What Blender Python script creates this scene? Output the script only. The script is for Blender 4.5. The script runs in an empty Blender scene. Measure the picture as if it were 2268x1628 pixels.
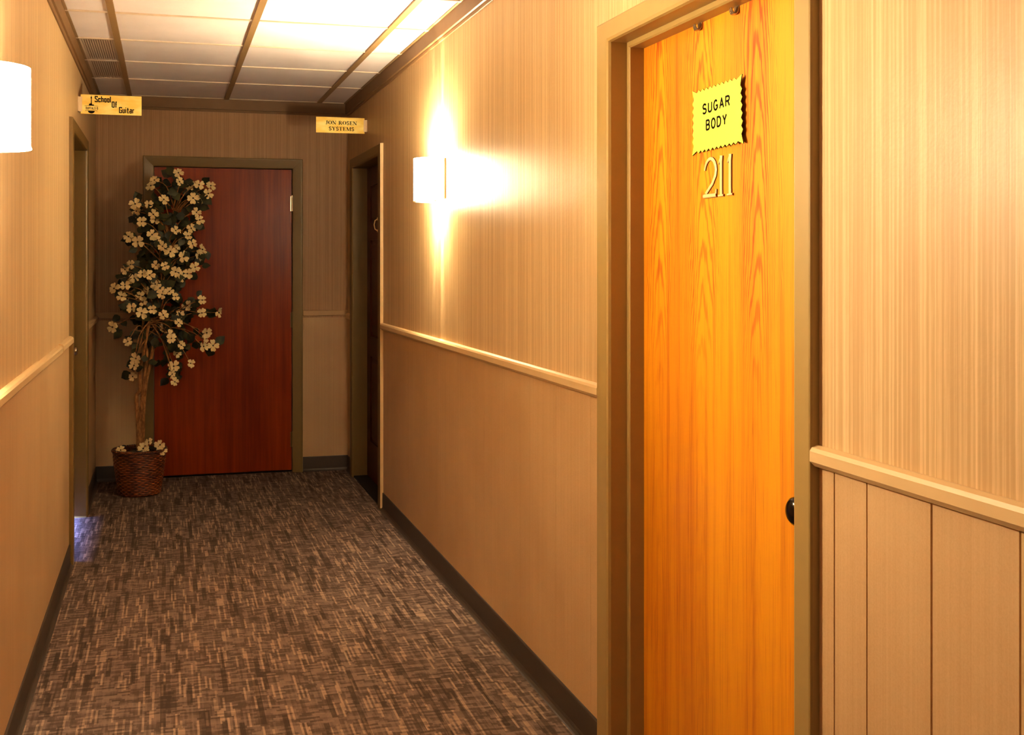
import bpy, bmesh, math, random
from math import sin, cos, pi, radians
from mathutils import Vector, Matrix
random.seed(7)
scene = bpy.context.scene
COL = scene.collection

# ------------------------------------------------------------------ place
XL, XR = -0.430, 1.185        # corridor walls
YB, YE = -4.6, 7.96           # back and end wall
ZC = 2.48                     # underside of the ceiling grid
ZR0, ZR1 = 1.024, 1.064       # chair rail
CAM_Z, YAW = 1.41, math.atan(767 / 2600)

# ------------------------------------------------------------------ nodes
class Mat:
    def __init__(self, name):
        self.m = bpy.data.materials.new(name)
        self.m.use_nodes = True
        self.t = self.m.node_tree
        self.b = self.t.nodes['Principled BSDF']
        self._co = None
    def node(self, typ, **kw):
        n = self.t.nodes.new(typ)
        for k, v in kw.items():
            setattr(n, k, v)
        return n
    def link(self, a, b):
        self.t.links.new(a, b)
    def put(self, sock, v):
        if isinstance(v, (int, float)):
            sock.default_value = v
        elif isinstance(v, (tuple, list)):
            sock.default_value = v if len(v) == len(sock.default_value) else tuple(v) + (1.0,)
        else:
            self.link(v, sock)
    def co(self):
        if self._co is None:
            self._co = self.node('ShaderNodeTexCoord').outputs['Object']
            s = self.node('ShaderNodeSeparateXYZ'); self.link(self._co, s.inputs[0])
            self.x, self.y, self.z = s.outputs
        return self._co
    def f(self, op, a, b=0.0, c=0.0, clamp=False):
        n = self.node('ShaderNodeMath', operation=op); n.use_clamp = clamp
        self.put(n.inputs[0], a); self.put(n.inputs[1], b)
        if op in ('MULTIPLY_ADD', 'SMOOTH_MIN', 'COMPARE'): self.put(n.inputs[2], c)
        return n.outputs[0]
    def vec(self, x, y, z=0.0):
        n = self.node('ShaderNodeCombineXYZ')
        self.put(n.inputs[0], x); self.put(n.inputs[1], y); self.put(n.inputs[2], z)
        return n.outputs[0]
    def noise(self, vec, scale=1.0, detail=2.0, rough=0.5):
        n = self.node('ShaderNodeTexNoise'); n.inputs['Scale'].default_value = scale
        n.inputs['Detail'].default_value = detail; n.inputs['Roughness'].default_value = rough
        self.link(vec, n.inputs['Vector'])
        return n.outputs['Fac']
    def white(self, vec):
        n = self.node('ShaderNodeTexWhiteNoise', noise_dimensions='3D')
        self.link(vec, n.inputs['Vector'])
        return n.outputs['Value']
    def ss(self, v, a, b, lo=0.0, hi=1.0):
        n = self.node('ShaderNodeMapRange', interpolation_type='SMOOTHSTEP')
        self.put(n.inputs['Value'], v)
        n.inputs['From Min'].default_value = a; n.inputs['From Max'].default_value = b
        n.inputs['To Min'].default_value = lo; n.inputs['To Max'].default_value = hi
        return n.outputs[0]
    def mix(self, fac, a, b, mode='MIX'):
        n = self.node('ShaderNodeMix', data_type='RGBA', blend_type=mode)
        self.put(n.inputs[0], fac); self.put(n.inputs[6], a); self.put(n.inputs[7], b)
        return n.outputs[2]
    def bump(self, h, strength=0.3, dist=0.002):
        n = self.node('ShaderNodeBump'); n.inputs['Strength'].default_value = strength
        n.inputs['Distance'].default_value = dist
        self.link(h, n.inputs['Height']); self.link(n.outputs[0], self.b.inputs['Normal'])
    def set(self, color=None, rough=None, metal=None, spec=None, coat=None, emit=None, estr=None):
        for k, v in (('Base Color', color), ('Roughness', rough), ('Metallic', metal), ('Specular IOR Level', spec),
                     ('Coat Weight', coat), ('Emission Color', emit), ('Emission Strength', estr)):
            if v is not None: self.put(self.b.inputs[k], v)
        return self.m

def rgb(r, g, b):          # sRGB 0-255 to linear
    def l(c):
        c /= 255
        return c / 12.92 if c <= 0.04045 else ((c + 0.055) / 1.055) ** 2.4
    return (l(r), l(g), l(b), 1.0)

def plain(name, color, rough=0.5, metal=0.0, spec=0.5, var=0.06, scale=30.0):
    M = Mat(name); M.co()
    n = M.noise(M._co, scale, 3)
    k = M.f('MULTIPLY_ADD', n, 2 * var, 1.0 - var)
    return M.set(M.mix(1.0, color, M.vec(k, k, k), 'MULTIPLY'), rough, metal, spec)

def mat_wallpaper(name, axis, ca=rgb(194, 162, 118), cb=rgb(224, 196, 150)):
    M = Mat(name); M.co()
    u = M.y if axis == 'y' else M.x
    v1 = M.vec(M.f('MULTIPLY', u, 75.0), M.f('MULTIPLY', M.z, 0.35), 0.0)
    n1 = M.noise(v1, 1.0, 3.0, 0.75)
    v2 = M.vec(M.f('MULTIPLY', u, 320.0), M.f('MULTIPLY', M.z, 14.0), 3.0)
    n2 = M.noise(v2, 1.0, 2.0, 0.6)
    v3 = M.vec(M.f('MULTIPLY', u, 9.0), M.f('MULTIPLY', M.z, 0.2), 7.0)
    n3 = M.noise(v3, 1.0, 2.0)
    rib = M.f('SINE', M.f('MULTIPLY', u, 2 * pi / 0.0125))
    rib = M.f('MULTIPLY_ADD', rib, 0.5, 0.5)
    h = M.f('ADD', M.f('MULTIPLY', M.ss(n1, 0.32, 0.68), 0.34), M.f('MULTIPLY', n2, 0.30))
    h = M.f('ADD', h, M.f('MULTIPLY', n3, 0.08))
    h = M.f('ADD', h, M.f('MULTIPLY', rib, 0.15))
    col = M.mix(M.ss(h, 0.25, 0.78), ca, cb)
    fine = M.noise(M._co, 260.0, 2.0)
    M.bump(M.f('ADD', h, M.f('MULTIPLY', M.noise(M._co, 90.0, 2.0), 0.9)), 0.22, 0.0016)
    rr = M.f('MULTIPLY_ADD', fine, 0.16, 0.30)
    return M.set(col, rr, 0.0, 0.13)

def mat_wainscot(name, axis, ca=rgb(200, 167, 122), cb=rgb(218, 187, 142)):
    M = Mat(name); M.co()
    u = M.y if axis == 'y' else M.x
    n1 = M.noise(M.vec(M.f('MULTIPLY', u, 130.0), M.f('MULTIPLY', M.z, 0.5), 0.0), 1.0, 3.0, 0.7)
    n2 = M.noise(M._co, 3.0, 3.0)
    n3 = M.noise(M._co, 300.0, 2.0)
    h = M.f('ADD', M.f('MULTIPLY', n1, 0.35), M.f('ADD', M.f('MULTIPLY', n2, 0.4), M.f('MULTIPLY', n3, 0.25)))
    col = M.mix(M.ss(h, 0.3, 0.7), ca, cb)
    M.bump(M.f('ADD', M.f('MULTIPLY', n3, 0.5), n1), 0.12, 0.001)
    return M.set(col, 0.5, 0.0, 0.4)

def mat_carpet():
    M = Mat('carpet_weave'); M.co()
    fl = lambda v: M.f('FLOOR', v)
    # rows of short dashes running along the corridor, ribbed
    cx = fl(M.f('DIVIDE', M.x, 0.0070))
    off = M.white(M.vec(cx, 1.0, 0.0))
    sy = fl(M.f('ADD', M.f('DIVIDE', M.y, 0.115), M.f('MULTIPLY', off, 9.0)))
    a = M.white(M.vec(cx, sy, 3.0))
    # wider blocks
    cx2 = fl(M.f('DIVIDE', M.x, 0.0165))
    off2 = M.white(M.vec(cx2, 11.0, 0.0))
    sy2 = fl(M.f('ADD', M.f('DIVIDE', M.y, 0.20), M.f('MULTIPLY', off2, 7.0)))
    b = M.white(M.vec(cx2, sy2, 5.0))
    # cross weave: thin bars across
    wob = M.f('MULTIPLY', M.noise(M.vec(M.f('MULTIPLY', M.x, 14.0), M.f('MULTIPLY', M.y, 3.0), 2.0), 1.0, 2.0), 0.02)
    yy = M.f('ADD', M.y, wob)
    ry = fl(M.f('DIVIDE', yy, 0.0135))
    offr = M.white(M.vec(ry, 21.0, 0.0))
    sx = fl(M.f('ADD', M.f('DIVIDE', M.x, 0.040), M.f('MULTIPLY', offr, 5.0)))
    c = M.white(M.vec(ry, sx, 9.0))
    rib = M.f('ABSOLUTE', M.f('SINE', M.f('MULTIPLY', M.x, pi / 0.0042)))
    v = M.f('ADD', M.f('MULTIPLY', a, 0.30), M.f('ADD', M.f('MULTIPLY', b, 0.20), M.f('MULTIPLY', c, 0.50)))
    lightdash = M.ss(a, 0.80, 0.86)
    darkdash = M.ss(b, 0.16, 0.10)
    grain = M.noise(M._co, 420.0, 2.0)
    v = M.f('ADD', v, M.f('MULTIPLY', M.f('SUBTRACT', grain, 0.5), 0.35))
    col = M.mix(M.ss(v, 0.22, 0.80), rgb(88, 72, 62), rgb(132, 111, 98))
    col = M.mix(M.f('MULTIPLY', lightdash, M.f('MULTIPLY_ADD', c, 0.5, 0.22)), col, rgb(180, 152, 128))
    col = M.mix(M.f('MULTIPLY', darkdash, 0.55), col, rgb(62, 48, 38))
    k = M.f('MULTIPLY_ADD', rib, 0.55, 0.60)
    col = M.mix(1.0, col, M.vec(k, k, k), 'MULTIPLY')
    M.bump(M.f('ADD', M.f('MULTIPLY', rib, 0.6), M.f('ADD', grain, M.f('MULTIPLY', v, 0.5))), 0.5, 0.003)
    return M.set(col, 0.95, 0.0, 0.12)

def mat_tile():
    M = Mat('ceiling_tile_board'); M.co()
    n = M.noise(M._co, 210.0, 3.0, 0.7)
    p = M.ss(n, 0.36, 0.28)
    n2 = M.noise(M._co, 5.0, 3.0)
    col = M.mix(M.f('MULTIPLY', p, 0.4), rgb(234, 224, 220), rgb(160, 140, 126))
    k = M.f('MULTIPLY_ADD', n2, 0.16, 0.9)
    col = M.mix(1.0, col, M.vec(k, k, k), 'MULTIPLY')
    M.bump(n, 0.25, 0.002)
    return M.set(col, 0.9, 0.0, 0.2)

def mat_oak():
    """door 211: flat-sawn oak veneer with cathedral figure, amber varnish"""
    M = Mat('amber_oak_veneer'); M.co()
    wob = M.noise(M.vec(M.f('MULTIPLY', M.y, 5.0), M.f('MULTIPLY', M.z, 1.1), 0.0), 1.0, 3.0, 0.55)
    wob2 = M.noise(M.vec(M.f('MULTIPLY', M.y, 22.0), M.f('MULTIPLY', M.z, 2.2), 4.0), 1.0, 3.0, 0.6)
    # flame figure: three narrow stacks of nested, ragged parabolas
    rag = M.noise(M.vec(M.f('MULTIPLY', M.y, 110.0), M.f('MULTIPLY', M.z, 5.0), 2.0), 1.0, 3.0, 0.7)
    def flitch(y0, zk, ak, ph):
        d = M.f('ADD', M.f('SUBTRACT', M.y, y0), M.f('MULTIPLY', M.f('SUBTRACT', wob, 0.5), 0.10))
        q = M.f('MULTIPLY', M.f('MULTIPLY', d, d), ak)
        r = M.f('ADD', M.f('ADD', M.f('MULTIPLY', M.z, zk), q), M.f('MULTIPLY', rag, 0.9))
        r = M.f('ADD', r, M.f('MULTIPLY', wob2, 1.5))
        s = M.f('SINE', M.f('MULTIPLY', M.f('ADD', r, ph), 2 * pi))
        near = M.ss(M.f('ABSOLUTE', d), 0.17, 0.04)
        return M.f('MULTIPLY', M.ss(s, 0.1, 1.0), near)
    fig = M.f('MAXIMUM', flitch(2.64, 9.0, 900.0, 0.0), M.f('MAXIMUM', flitch(2.36, -8.0, -1000.0, 0.4), flitch(2.90, 7.0, 900.0, 0.2)))
    pores = M.noise(M.vec(M.f('MULTIPLY', M.y, 190.0), M.f('MULTIPLY', M.z, 3.2), 0.0), 1.0, 3.0, 0.7)
    streak = M.noise(M.vec(M.f('MULTIPLY', M.y, 34.0), M.f('MULTIPLY', M.z, 0.7), 8.0), 1.0, 3.0, 0.65)
    pr = M.ss(pores, 0.52, 0.70)
    lowstraight = M.ss(M.z, 1.05, 1.4, 0.12, 1.0)
    t = M.f('ADD', M.f('MULTIPLY', M.f('MULTIPLY', fig, lowstraight), 0.40), M.f('MULTIPLY', pr, 0.26))
    t = M.f('ADD', t, M.f('MULTIPLY', M.ss(streak, 0.46, 0.74), 0.24))
    t = M.f('ADD', t, M.f('MULTIPLY', M.ss(M.noise(M.vec(M.f('MULTIPLY', M.y, 6.0), M.f('MULTIPLY', M.z, 0.6), 12.0), 1.0, 2.0), 0.3, 0.7), 0.24))
    col = M.mix(M.ss(t, -0.12, 0.88), rgb(240, 168, 30), rgb(174, 70, 10))
    M.bump(pores, 0.06, 0.0008)
    M.set(col, 0.42, 0.0, 0.45)
    M.put(M.b.inputs['Coat Roughness'], 0.25)
    return M.set(coat=0.25)

def mat_mahogany(name, ca, cb, axis='x', rough=0.38):
    M = Mat(name); M.co()
    u = M.x if axis == 'x' else M.y
    n = M.noise(M.vec(M.f('MULTIPLY', u, 26.0), M.f('MULTIPLY', M.z, 0.8), 0.0), 1.0, 4.0, 0.65)
    n2 = M.noise(M.vec(M.f('MULTIPLY', u, 150.0), M.f('MULTIPLY', M.z, 3.0), 5.0), 1.0, 3.0, 0.7)
    n3 = M.noise(M.vec(M.f('MULTIPLY', u, 3.0), M.f('MULTIPLY', M.z, 1.3), 9.0), 1.0, 3.0)
    t = M.f('ADD', M.f('MULTIPLY', n, 0.45), M.f('ADD', M.f('MULTIPLY', n2, 0.2), M.f('MULTIPLY', n3, 0.4)))
    col = M.mix(M.ss(t, 0.32, 0.72), ca, cb)
    fine = M.noise(M._co, 60.0, 3.0)
    M.bump(M.f('ADD', n2, fine), 0.06, 0.001)
    return M.set(col, rough, 0.0, 0.22)

def mat_brass_plate():
    M = Mat('gold_sign_plate'); M.co()
    n = M.noise(M.vec(M.f('MULTIPLY', M.x, 9.0), M.f('MULTIPLY', M.z, 26.0), 0.0), 1.0, 3.0)
    col = M.mix(M.ss(n, 0.35, 0.7), rgb(246, 208, 100), rgb(252, 230, 146))
    return M.set(col, 0.34, 0.25, 0.5)

def mat_wicker():
    M = Mat('dark_brown_wicker'); M.co()
    n = M.noise(M._co, 70.0, 3.0)
    n2 = M.noise(M._co, 14.0, 2.0)
    t = M.f('ADD', M.f('MULTIPLY', n, 0.5), M.f('MULTIPLY', n2, 0.5))
    ang = M.f('ARCTAN2', M.y, M.x)
    row = M.f('DIVIDE', M.f('SUBTRACT', M.z, .006), .262 / 24)
    par = M.f('MULTIPLY', M.f('FLOOR', row), pi)
    over = M.f('MULTIPLY_ADD', M.f('COSINE', M.f('ADD', M.f('MULTIPLY', ang, 20.0), par)), 0.5, 0.5)
    gap = M.ss(M.f('SINE', M.f('MULTIPLY', M.f('FRACT', row), pi)), 0.15, 0.75)
    col = M.mix(M.ss(t, 0.35, 0.65), rgb(96, 42, 16), rgb(190, 106, 44))
    k = M.f('MULTIPLY', gap, M.f('MULTIPLY_ADD', over, 0.6, 0.4))
    k = M.f('MULTIPLY_ADD', k, 0.95, 0.08)
    col = M.mix(1.0, col, M.vec(k, k, k), 'MULTIPLY')
    M.bump(k, 0.8, 0.004)
    return M.set(col, 0.30, 0.0, 0.6)

def mat_petal():
    M = Mat('cream_silk_petal'); M.co()
    n = M.noise(M._co, 40.0, 2.0)
    return M.set(M.mix(n, rgb(205, 180, 126), rgb(228, 208, 160)), 0.7, 0.0, 0.2)

def mat_leaf():
    M = Mat('dark_green_silk_leaf'); M.co()
    n = M.noise(M._co, 18.0, 2.0)
    return M.set(M.mix(M.ss(n, 0.35, 0.65), rgb(28, 30, 14), rgb(60, 60, 28)), 0.5, 0.0, 0.4)

def mat_bark():
    M = Mat('tan_bark'); M.co()
    n = M.noise(M.vec(M.f('MULTIPLY', M.x, 60.0), M.f('MULTIPLY', M.y, 60.0), M.f('MULTIPLY', M.z, 22.0)), 1.0, 3.0, 0.7)
    M.bump(n, 0.3, 0.003)
    return M.set(M.mix(M.ss(n, 0.3, 0.7), rgb(112, 74, 40), rgb(168, 120, 72)), 0.8, 0.0, 0.2)

def mat_shade(e0):
    M = Mat('glowing_white_glass'); M.co()
    n = M.noise(M._co, 4.0, 1.0)
    e = M.f('MULTIPLY_ADD', n, 10.0, e0)
    return M.set(rgb(245, 238, 225), 0.4, 0.0, 0.4, emit=(1.0, 0.86, 0.58, 1.0), estr=e)

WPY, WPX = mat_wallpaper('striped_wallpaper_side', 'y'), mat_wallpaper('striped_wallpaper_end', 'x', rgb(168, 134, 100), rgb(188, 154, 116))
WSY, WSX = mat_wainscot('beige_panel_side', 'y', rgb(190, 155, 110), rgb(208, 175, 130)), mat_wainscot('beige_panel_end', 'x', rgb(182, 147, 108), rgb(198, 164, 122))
CARPET, TILE, OAK = mat_carpet(), mat_tile(), mat_oak()
MAHOG = mat_mahogany('red_mahogany_door', rgb(102, 30, 0), rgb(146, 58, 4), 'x', .33)
DARKWOOD = mat_mahogany('dark_red_panel_door', rgb(52, 16, 6), rgb(86, 28, 10), 'y', 0.4)
RAIL = plain('cream_painted_rail', rgb(214, 184, 136), 0.38, var=0.05, scale=20)
CASING = plain('tan_painted_metal_frame', rgb(164, 138, 84), 0.36, var=0.05, scale=24)
BCASING = plain('brown_painted_frame', rgb(118, 94, 48), 0.4, var=0.05, scale=24)
CROWN = plain('brown_crown_board', rgb(128, 98, 64), 0.55, var=0.12, scale=9)
BASE = plain('dark_brown_rubber', rgb(66, 54, 44), 0.5, var=0.08, scale=30)
RUNNER = plain('shaded_grid_metal', rgb(150, 122, 84), 0.5, var=0.05)  # same grid metal as the tees, coloured darker for shade
TEE = plain('lit_grid_metal', rgb(220, 202, 180), 0.45, var=0.08)  # same grid metal as the runners, coloured lighter as if lit
VENT = plain('greyish_vent_metal', rgb(206, 186, 166), 0.5)
VENTDARK = plain('vent_dark_gap', rgb(150, 126, 104), 0.8)
GOLD = mat_brass_plate()
INK = plain('black_lettering', rgb(22, 9, 5), 0.7, spec=0.1, var=0.02)
BRACKET = plain('pale_sign_bracket', rgb(232, 206, 168), 0.4)
YELLOW = plain('yellow_card', rgb(238, 246, 96), 0.6, spec=0.25, var=0.02)
CARDEDGE = plain('card_edge_shade', rgb(70, 34, 8), 0.7)  # edge and back darkened to paint the shadow gap at the card
BRASS = plain('polished_brass', rgb(255, 234, 176), 0.28, 0.25, var=0.04)
BRASSDARK = plain('brass_side_shade', rgb(120, 58, 16), 0.35, 0.6, var=0.04)  # brass of the numeral sides, darkened to paint their shade
DARKMETAL = plain('dark_bronze_metal', rgb(30, 20, 14), 0.18, 0.6, 0.6)
STEEL = plain('hinge_steel_glint', rgb(210, 190, 160), 0.28, 0.85)
NICKEL = plain('dull_nickel', rgb(190, 170, 140), 0.22, 0.8)
BLACKGAP = plain('black_gap_shade', rgb(12, 8, 6), 0.7)
WICKER, PETAL, LEAF, BARK = mat_wicker(), mat_petal(), mat_leaf(), mat_bark()
EYE = plain('blossom_centre', rgb(60, 42, 10), 0.8)
MOSS = plain('dark_moss', rgb(34, 28, 14), 0.95, var=0.3, scale=80)
SHADE, SHADE_L = mat_shade(135.0), mat_shade(98.0)
WHITEPLATE = plain('white_sconce_plate', rgb(235, 220, 195), 0.4)

# ------------------------------------------------------------------ mesh builder
class MB:
    def __init__(self): self.v, self.f, self.m, self.s = [], [], [], []
    def add(self, verts, faces, mat=0, smooth=False, T=None):
        o = len(self.v)
        self.v += [tuple(T(*p)) if T else tuple(p) for p in verts]
        for fc in faces:
            self.f.append(tuple(o + i for i in fc)); self.m.append(mat); self.s.append(smooth)
        return self
    def box(self, x0, x1, y0, y1, z0, z1, mat=0, T=None):
        v = [(x, y, z) for x in (x0, x1) for y in (y0, y1) for z in (z0, z1)]
        return self.add(v, [(0,1,3,2),(4,6,7,5),(0,4,5,1),(2,3,7,6),(0,2,6,4),(1,5,7,3)], mat, False, T)
    def grid(self, rows, mat=0, smooth=True, closed=False, T=None):
        n = len(rows[0]); v = [p for r in rows for p in r]; fs = []
        for i in range(len(rows) - 1):
            for j in range(n if closed else n - 1):
                k = (j + 1) % n
                fs.append((i*n+j, i*n+k, (i+1)*n+k, (i+1)*n+j))
        return self.add(v, fs, mat, smooth, T)
    def tube(self, pts, rad, n=8, mat=0, caps=True, smooth=True):
        pts = [Vector(p) for p in pts]
        if not isinstance(rad, (list, tuple)): rad = [rad] * len(pts)
        rows, up = [], None
        for i, p in enumerate(pts):
            t = (pts[min(i+1, len(pts)-1)] - pts[max(i-1, 0)]).normalized()
            if up is None: up = t.orthogonal().normalized()
            up = (up - t * up.dot(t)).normalized(); s = t.cross(up)
            rows.append([p + (up * cos(2*pi*j/n) + s * sin(2*pi*j/n)) * rad[i] for j in range(n)])
        self.grid(rows, mat, smooth, True)
        if caps:
            self.add(rows[0], [tuple(range(n))[::-1]], mat); self.add(rows[-1], [tuple(range(n))], mat)
        return self
    def lathe(self, prof, center, axis='z', n=32, mat=0, smooth=True):
        """prof: (radius, along)"""
        c = Vector(center); rows = []
        for r, h in prof:
            row = []
            for j in range(n):
                a = 2*pi*j/n
                d = {'z': (r*cos(a), r*sin(a), h), 'x': (h, r*cos(a), r*sin(a)), 'y': (r*cos(a), h, r*sin(a))}[axis]
                row.append(c + Vector(d))
            rows.append(row)
        return self.grid(rows, mat, smooth, True)
    def build(self, name, mats, parent=None, bevel=0.0, loc=None):
        me = bpy.data.meshes.new(name)
        v = self.v
        if loc: v = [(p[0]-loc[0], p[1]-loc[1], p[2]-loc[2]) for p in v]
        me.from_pydata(v, [], self.f)
        for m in (mats if isinstance(mats, (list, tuple)) else [mats]): me.materials.append(m)
        me.polygons.foreach_set('material_index', self.m)
        me.polygons.foreach_set('use_smooth', self.s)
        bm = bmesh.new(); bm.from_mesh(me)
        bmesh.ops.recalc_face_normals(bm, faces=bm.faces)
        bm.to_mesh(me); bm.free()
        o = bpy.data.objects.new(name, me); COL.objects.link(o)
        if loc: o.location = loc
        if parent is not None: o.parent = parent
        if bevel:
            b = o.modifiers.new('bevel', 'BEVEL'); b.width = bevel; b.segments = 2; b.limit_method = 'ANGLE'; b.angle_limit = radians(50)
        return o

def tag(o, label, cat, group=None, kind=None):
    o['label'] = label; o['category'] = cat
    if group: o['group'] = group
    if kind: o['kind'] = kind
    return o
def struct(o, label, cat):
    return tag(o, label, cat, kind='structure')
def empty(name, loc):
    o = bpy.data.objects.new(name, None); COL.objects.link(o); o.location = loc; o.empty_display_size = 0.05
    return o
def under(o, parent):         # parent keeping the world placement (unrotated parents)
    o.parent = parent
    o.location = Vector(o.location) - Vector(parent.location)
    return o

# wall frames: (along, out into the corridor, up) -> world
TR = lambda a, n, z: (XR - n, a, z)
TL = lambda a, n, z: (XL + n, a, z)
TE = lambda a, n, z: (a, YE - n, z)

def wbox(mb, T, a0, a1, n0, n1, z0, z1, mat=0):
    return mb.box(a0, a1, n0, n1, z0, z1, mat, T)

# ------------------------------------------------------------------ shell
mb = MB(); mb.box(-0.70, 1.45, YB, 8.2, -0.05, 0.0)
struct(mb.build('floor', CARPET), 'brown and tan dash-woven carpet running down the corridor', 'floor')

DOORS = {'R211': (2.03, 3.02, 2.015), 'RF': (6.69, 7.665, 2.022), 'L': (5.885, 6.875, 2.022), 'E': (-0.074, 0.814, 2.030)}
def wall(name, T, spans, paper, panel, label, lo, hi, seams=()):
    """wallpaper above the rail, panelling below it, split round the door openings; the panel boards butt with narrow open seams"""
    mb = MB(); cuts = []
    e = 0.004; cur = lo
    for a0, a1, zt in sorted(spans):
        cuts.append((cur, a0 - e)); cur = a1 + e
        wbox(mb, T, a0 - e, a1 + e, -0.14, 0.0, zt + e, ZC + 0.06, 0)
    cuts.append((cur, hi))
    for c0, c1 in cuts:
        wbox(mb, T, c0, c1, -0.14, 0.0, ZR0 + 0.01, ZC + 0.06, 0)
        wbox(mb, T, c0, c1, -0.14, -0.004, 0.0, ZR0 + 0.01, 1)
        p = c0
        for s, w in sorted(x for x in seams if c0 < x[0] < c1):
            wbox(mb, T, p, s - w/2, -0.004, 0.0, 0.0, ZR0 + 0.01, 1); p = s + w/2
        wbox(mb, T, p, c1, -0.004, 0.0, 0.0, ZR0 + 0.01, 1)
    return struct(mb.build(name, [paper, panel]), label, 'wall')
wall('wall_right', TR, [DOORS['R211'], DOORS['RF']], WPY, WSY, 'striped tan wallpaper wall over beige panelling holding the amber door', YB, YE + 0.14,
     [(1.912, .0045), (1.807, .0045), (1.625, .0055), (1.42, .0045), (1.2, .0045), (3.527, .0012), (3.445, .0008), (3.206, .0012), (4.4, .0008), (5.2, .0008)])
wall('wall_left', TL, [DOORS['L']], WPY, WSY, 'yellow-lit wallpaper wall over panelling with the glowing sconce at its near end', YB, YE + 0.14,
     [(4.75, .0012), (3.3, .0012)])
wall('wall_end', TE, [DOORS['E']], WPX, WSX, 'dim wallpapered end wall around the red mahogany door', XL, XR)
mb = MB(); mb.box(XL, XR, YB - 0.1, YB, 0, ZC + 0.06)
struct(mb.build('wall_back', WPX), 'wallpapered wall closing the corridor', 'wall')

# rails, baseboards, crown -------------------------------------------------
def sweep(mb, T, a0, a1, prof, mat=0):
    n = len(prof)
    v = [(a0, p[0], p[1]) for p in prof] + [(a1, p[0], p[1]) for p in prof]
    fs = [(i, (i+1) % n, n + (i+1) % n, n + i) for i in range(n)] + [tuple(range(n))[::-1], tuple(range(n, 2*n))]
    return mb.add(v, fs, mat, False, T)
RAILP = [(0, ZR0), (.010, ZR0), (.020, ZR0 + .010), (.020, ZR1 - .011), (.016, ZR1 - .004), (.006, ZR1), (0, ZR1)]
BASEP = [(0, .001), (.020, .001), (.0155, .003), (.009, .010), (.006, .020), (.006, .096), (.004, .100), (0, .100)]
CROWNP = [(0, 2.396), (.007, 2.396), (.010, 2.405), (.010, 2.410), (.019, 2.412), (.019, ZC - .0005), (0, ZC - .0005)]
tn = [0]
def trim(T, spans, prof, mat, label, shift=None):
    mb = MB(); tn[0] += 1
    for i, (a0, a1) in enumerate(spans):
        pr = prof if not shift else [(p[0] + (shift[i][0] if p[0] > 0 else 0), p[1] + shift[i][1]) for p in prof]
        sweep(mb, T, a0, a1, pr)
    return struct(mb.build('trim_%d' % tn[0], mat, bevel=0.0012), label, 'trim')
trim(TR, [(3.108, 6.597)], RAILP, RAIL, 'cream chair rail on the right wall between the two doors')
trim(TR, [(YB, 1.966)], RAILP, RAIL, 'cream chair rail on the right wall nearest the viewer, past the amber door')
trim(TL, [(YB, 4.398), (4.403, 5.247), (5.254, 5.80)], RAILP, RAIL, 'cream chair rail in three jointed lengths on the left wall', [(0, 0), (-.002, -.0035), (.001, .002)])
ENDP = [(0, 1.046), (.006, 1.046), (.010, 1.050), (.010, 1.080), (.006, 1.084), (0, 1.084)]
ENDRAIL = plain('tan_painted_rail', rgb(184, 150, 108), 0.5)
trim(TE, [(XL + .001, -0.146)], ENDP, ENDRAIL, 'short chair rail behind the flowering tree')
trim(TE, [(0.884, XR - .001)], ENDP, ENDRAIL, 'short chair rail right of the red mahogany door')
trim(TR, [(7.755, YE - .022)], RAILP, RAIL, 'stub of chair rail beyond the dark panel door')
trim(TL, [(6.965, YE - .022)], RAILP, RAIL, 'stub of chair rail beyond the left doorway')
trim(TR, [(YB, YE - .020)], CROWNP, CROWN, 'brown crown board along the top of the right wall')
trim(TL, [(YB, YE - .020)], CROWNP, CROWN, 'brown crown board along the top of the left wall')
trim(TE, [(XL + .001, XR - .001)], CROWNP, CROWN, 'brown crown board along the top of the end wall')
def base(name, T, spans, label):
    mb = MB()
    for a0, a1 in spans: sweep(mb, T, a0, a1, BASEP)
    return struct(mb.build(name, BASE), label, 'baseboard')
base('baseboard_right', TR, [(YB, 1.965), (3.108, 6.597), (7.755, YE - .021)], 'dark rubber baseboard along the right wall')
base('baseboard_left', TL, [(YB, 4.30), (4.302, 5.80), (6.965, YE - .021)], 'dark rubber baseboard along the left wall')
base('baseboard_end', TE, [(XL + .001, -0.146), (0.884, XR - .001)], 'dark rubber baseboard on both sides of the red door')

# ceiling ------------------------------------------------------------------
mb = MB(); mb.box(XL - .0, XR + .0, YB, YE, ZC + .045, ZC + .06)
ceil = struct(mb.build('ceiling', VENTDARK), 'dropped ceiling of square white tiles in a metal grid', 'ceiling')
RX = [-0.2225, 0.3835, 0.9900]
CY = [YE - .02 - .0] + [7.225, 6.595, 5.960, 5.322, 4.688, 4.054, 3.420, 2.786, 2.152, 1.518, .884, .25, -.384, -1.018, -1.652, -2.286, -2.92, -3.554, -4.188, YB]
XS = [XL + .019] + RX + [XR - .019]
for i in range(len(XS) - 1):
    for j in range(len(CY) - 1):
        if i == 0 and j in (1, 2): continue         # the two grilles sit here
        x0, x1, y1, y0 = XS[i] + .004, XS[i+1] - .004, CY[j] - .003, CY[j+1] + .003
        mb = MB(); mb.box(x0, x1, y0, y1, ZC + .004, ZC + .016)
        mb.build('ceiling_tile', TILE, ceil, bevel=.002)
for x in RX:
    mb = MB(); mb.box(x - .0145, x + .0145, YB, YE - .02, ZC - .005, ZC + .004); mb.box(x - .001, x + .001, YB, YE - .02, ZC + .004, ZC + .03)
    mb.build('main_runner', RUNNER, ceil)
for y in CY[1:-1]:
    mb = MB(); mb.box(XL + .019, XR - .019, y - .009, y + .009, ZC - .0018, ZC + .0035)
    mb.build('cross_tee', TEE, ceil)
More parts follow.
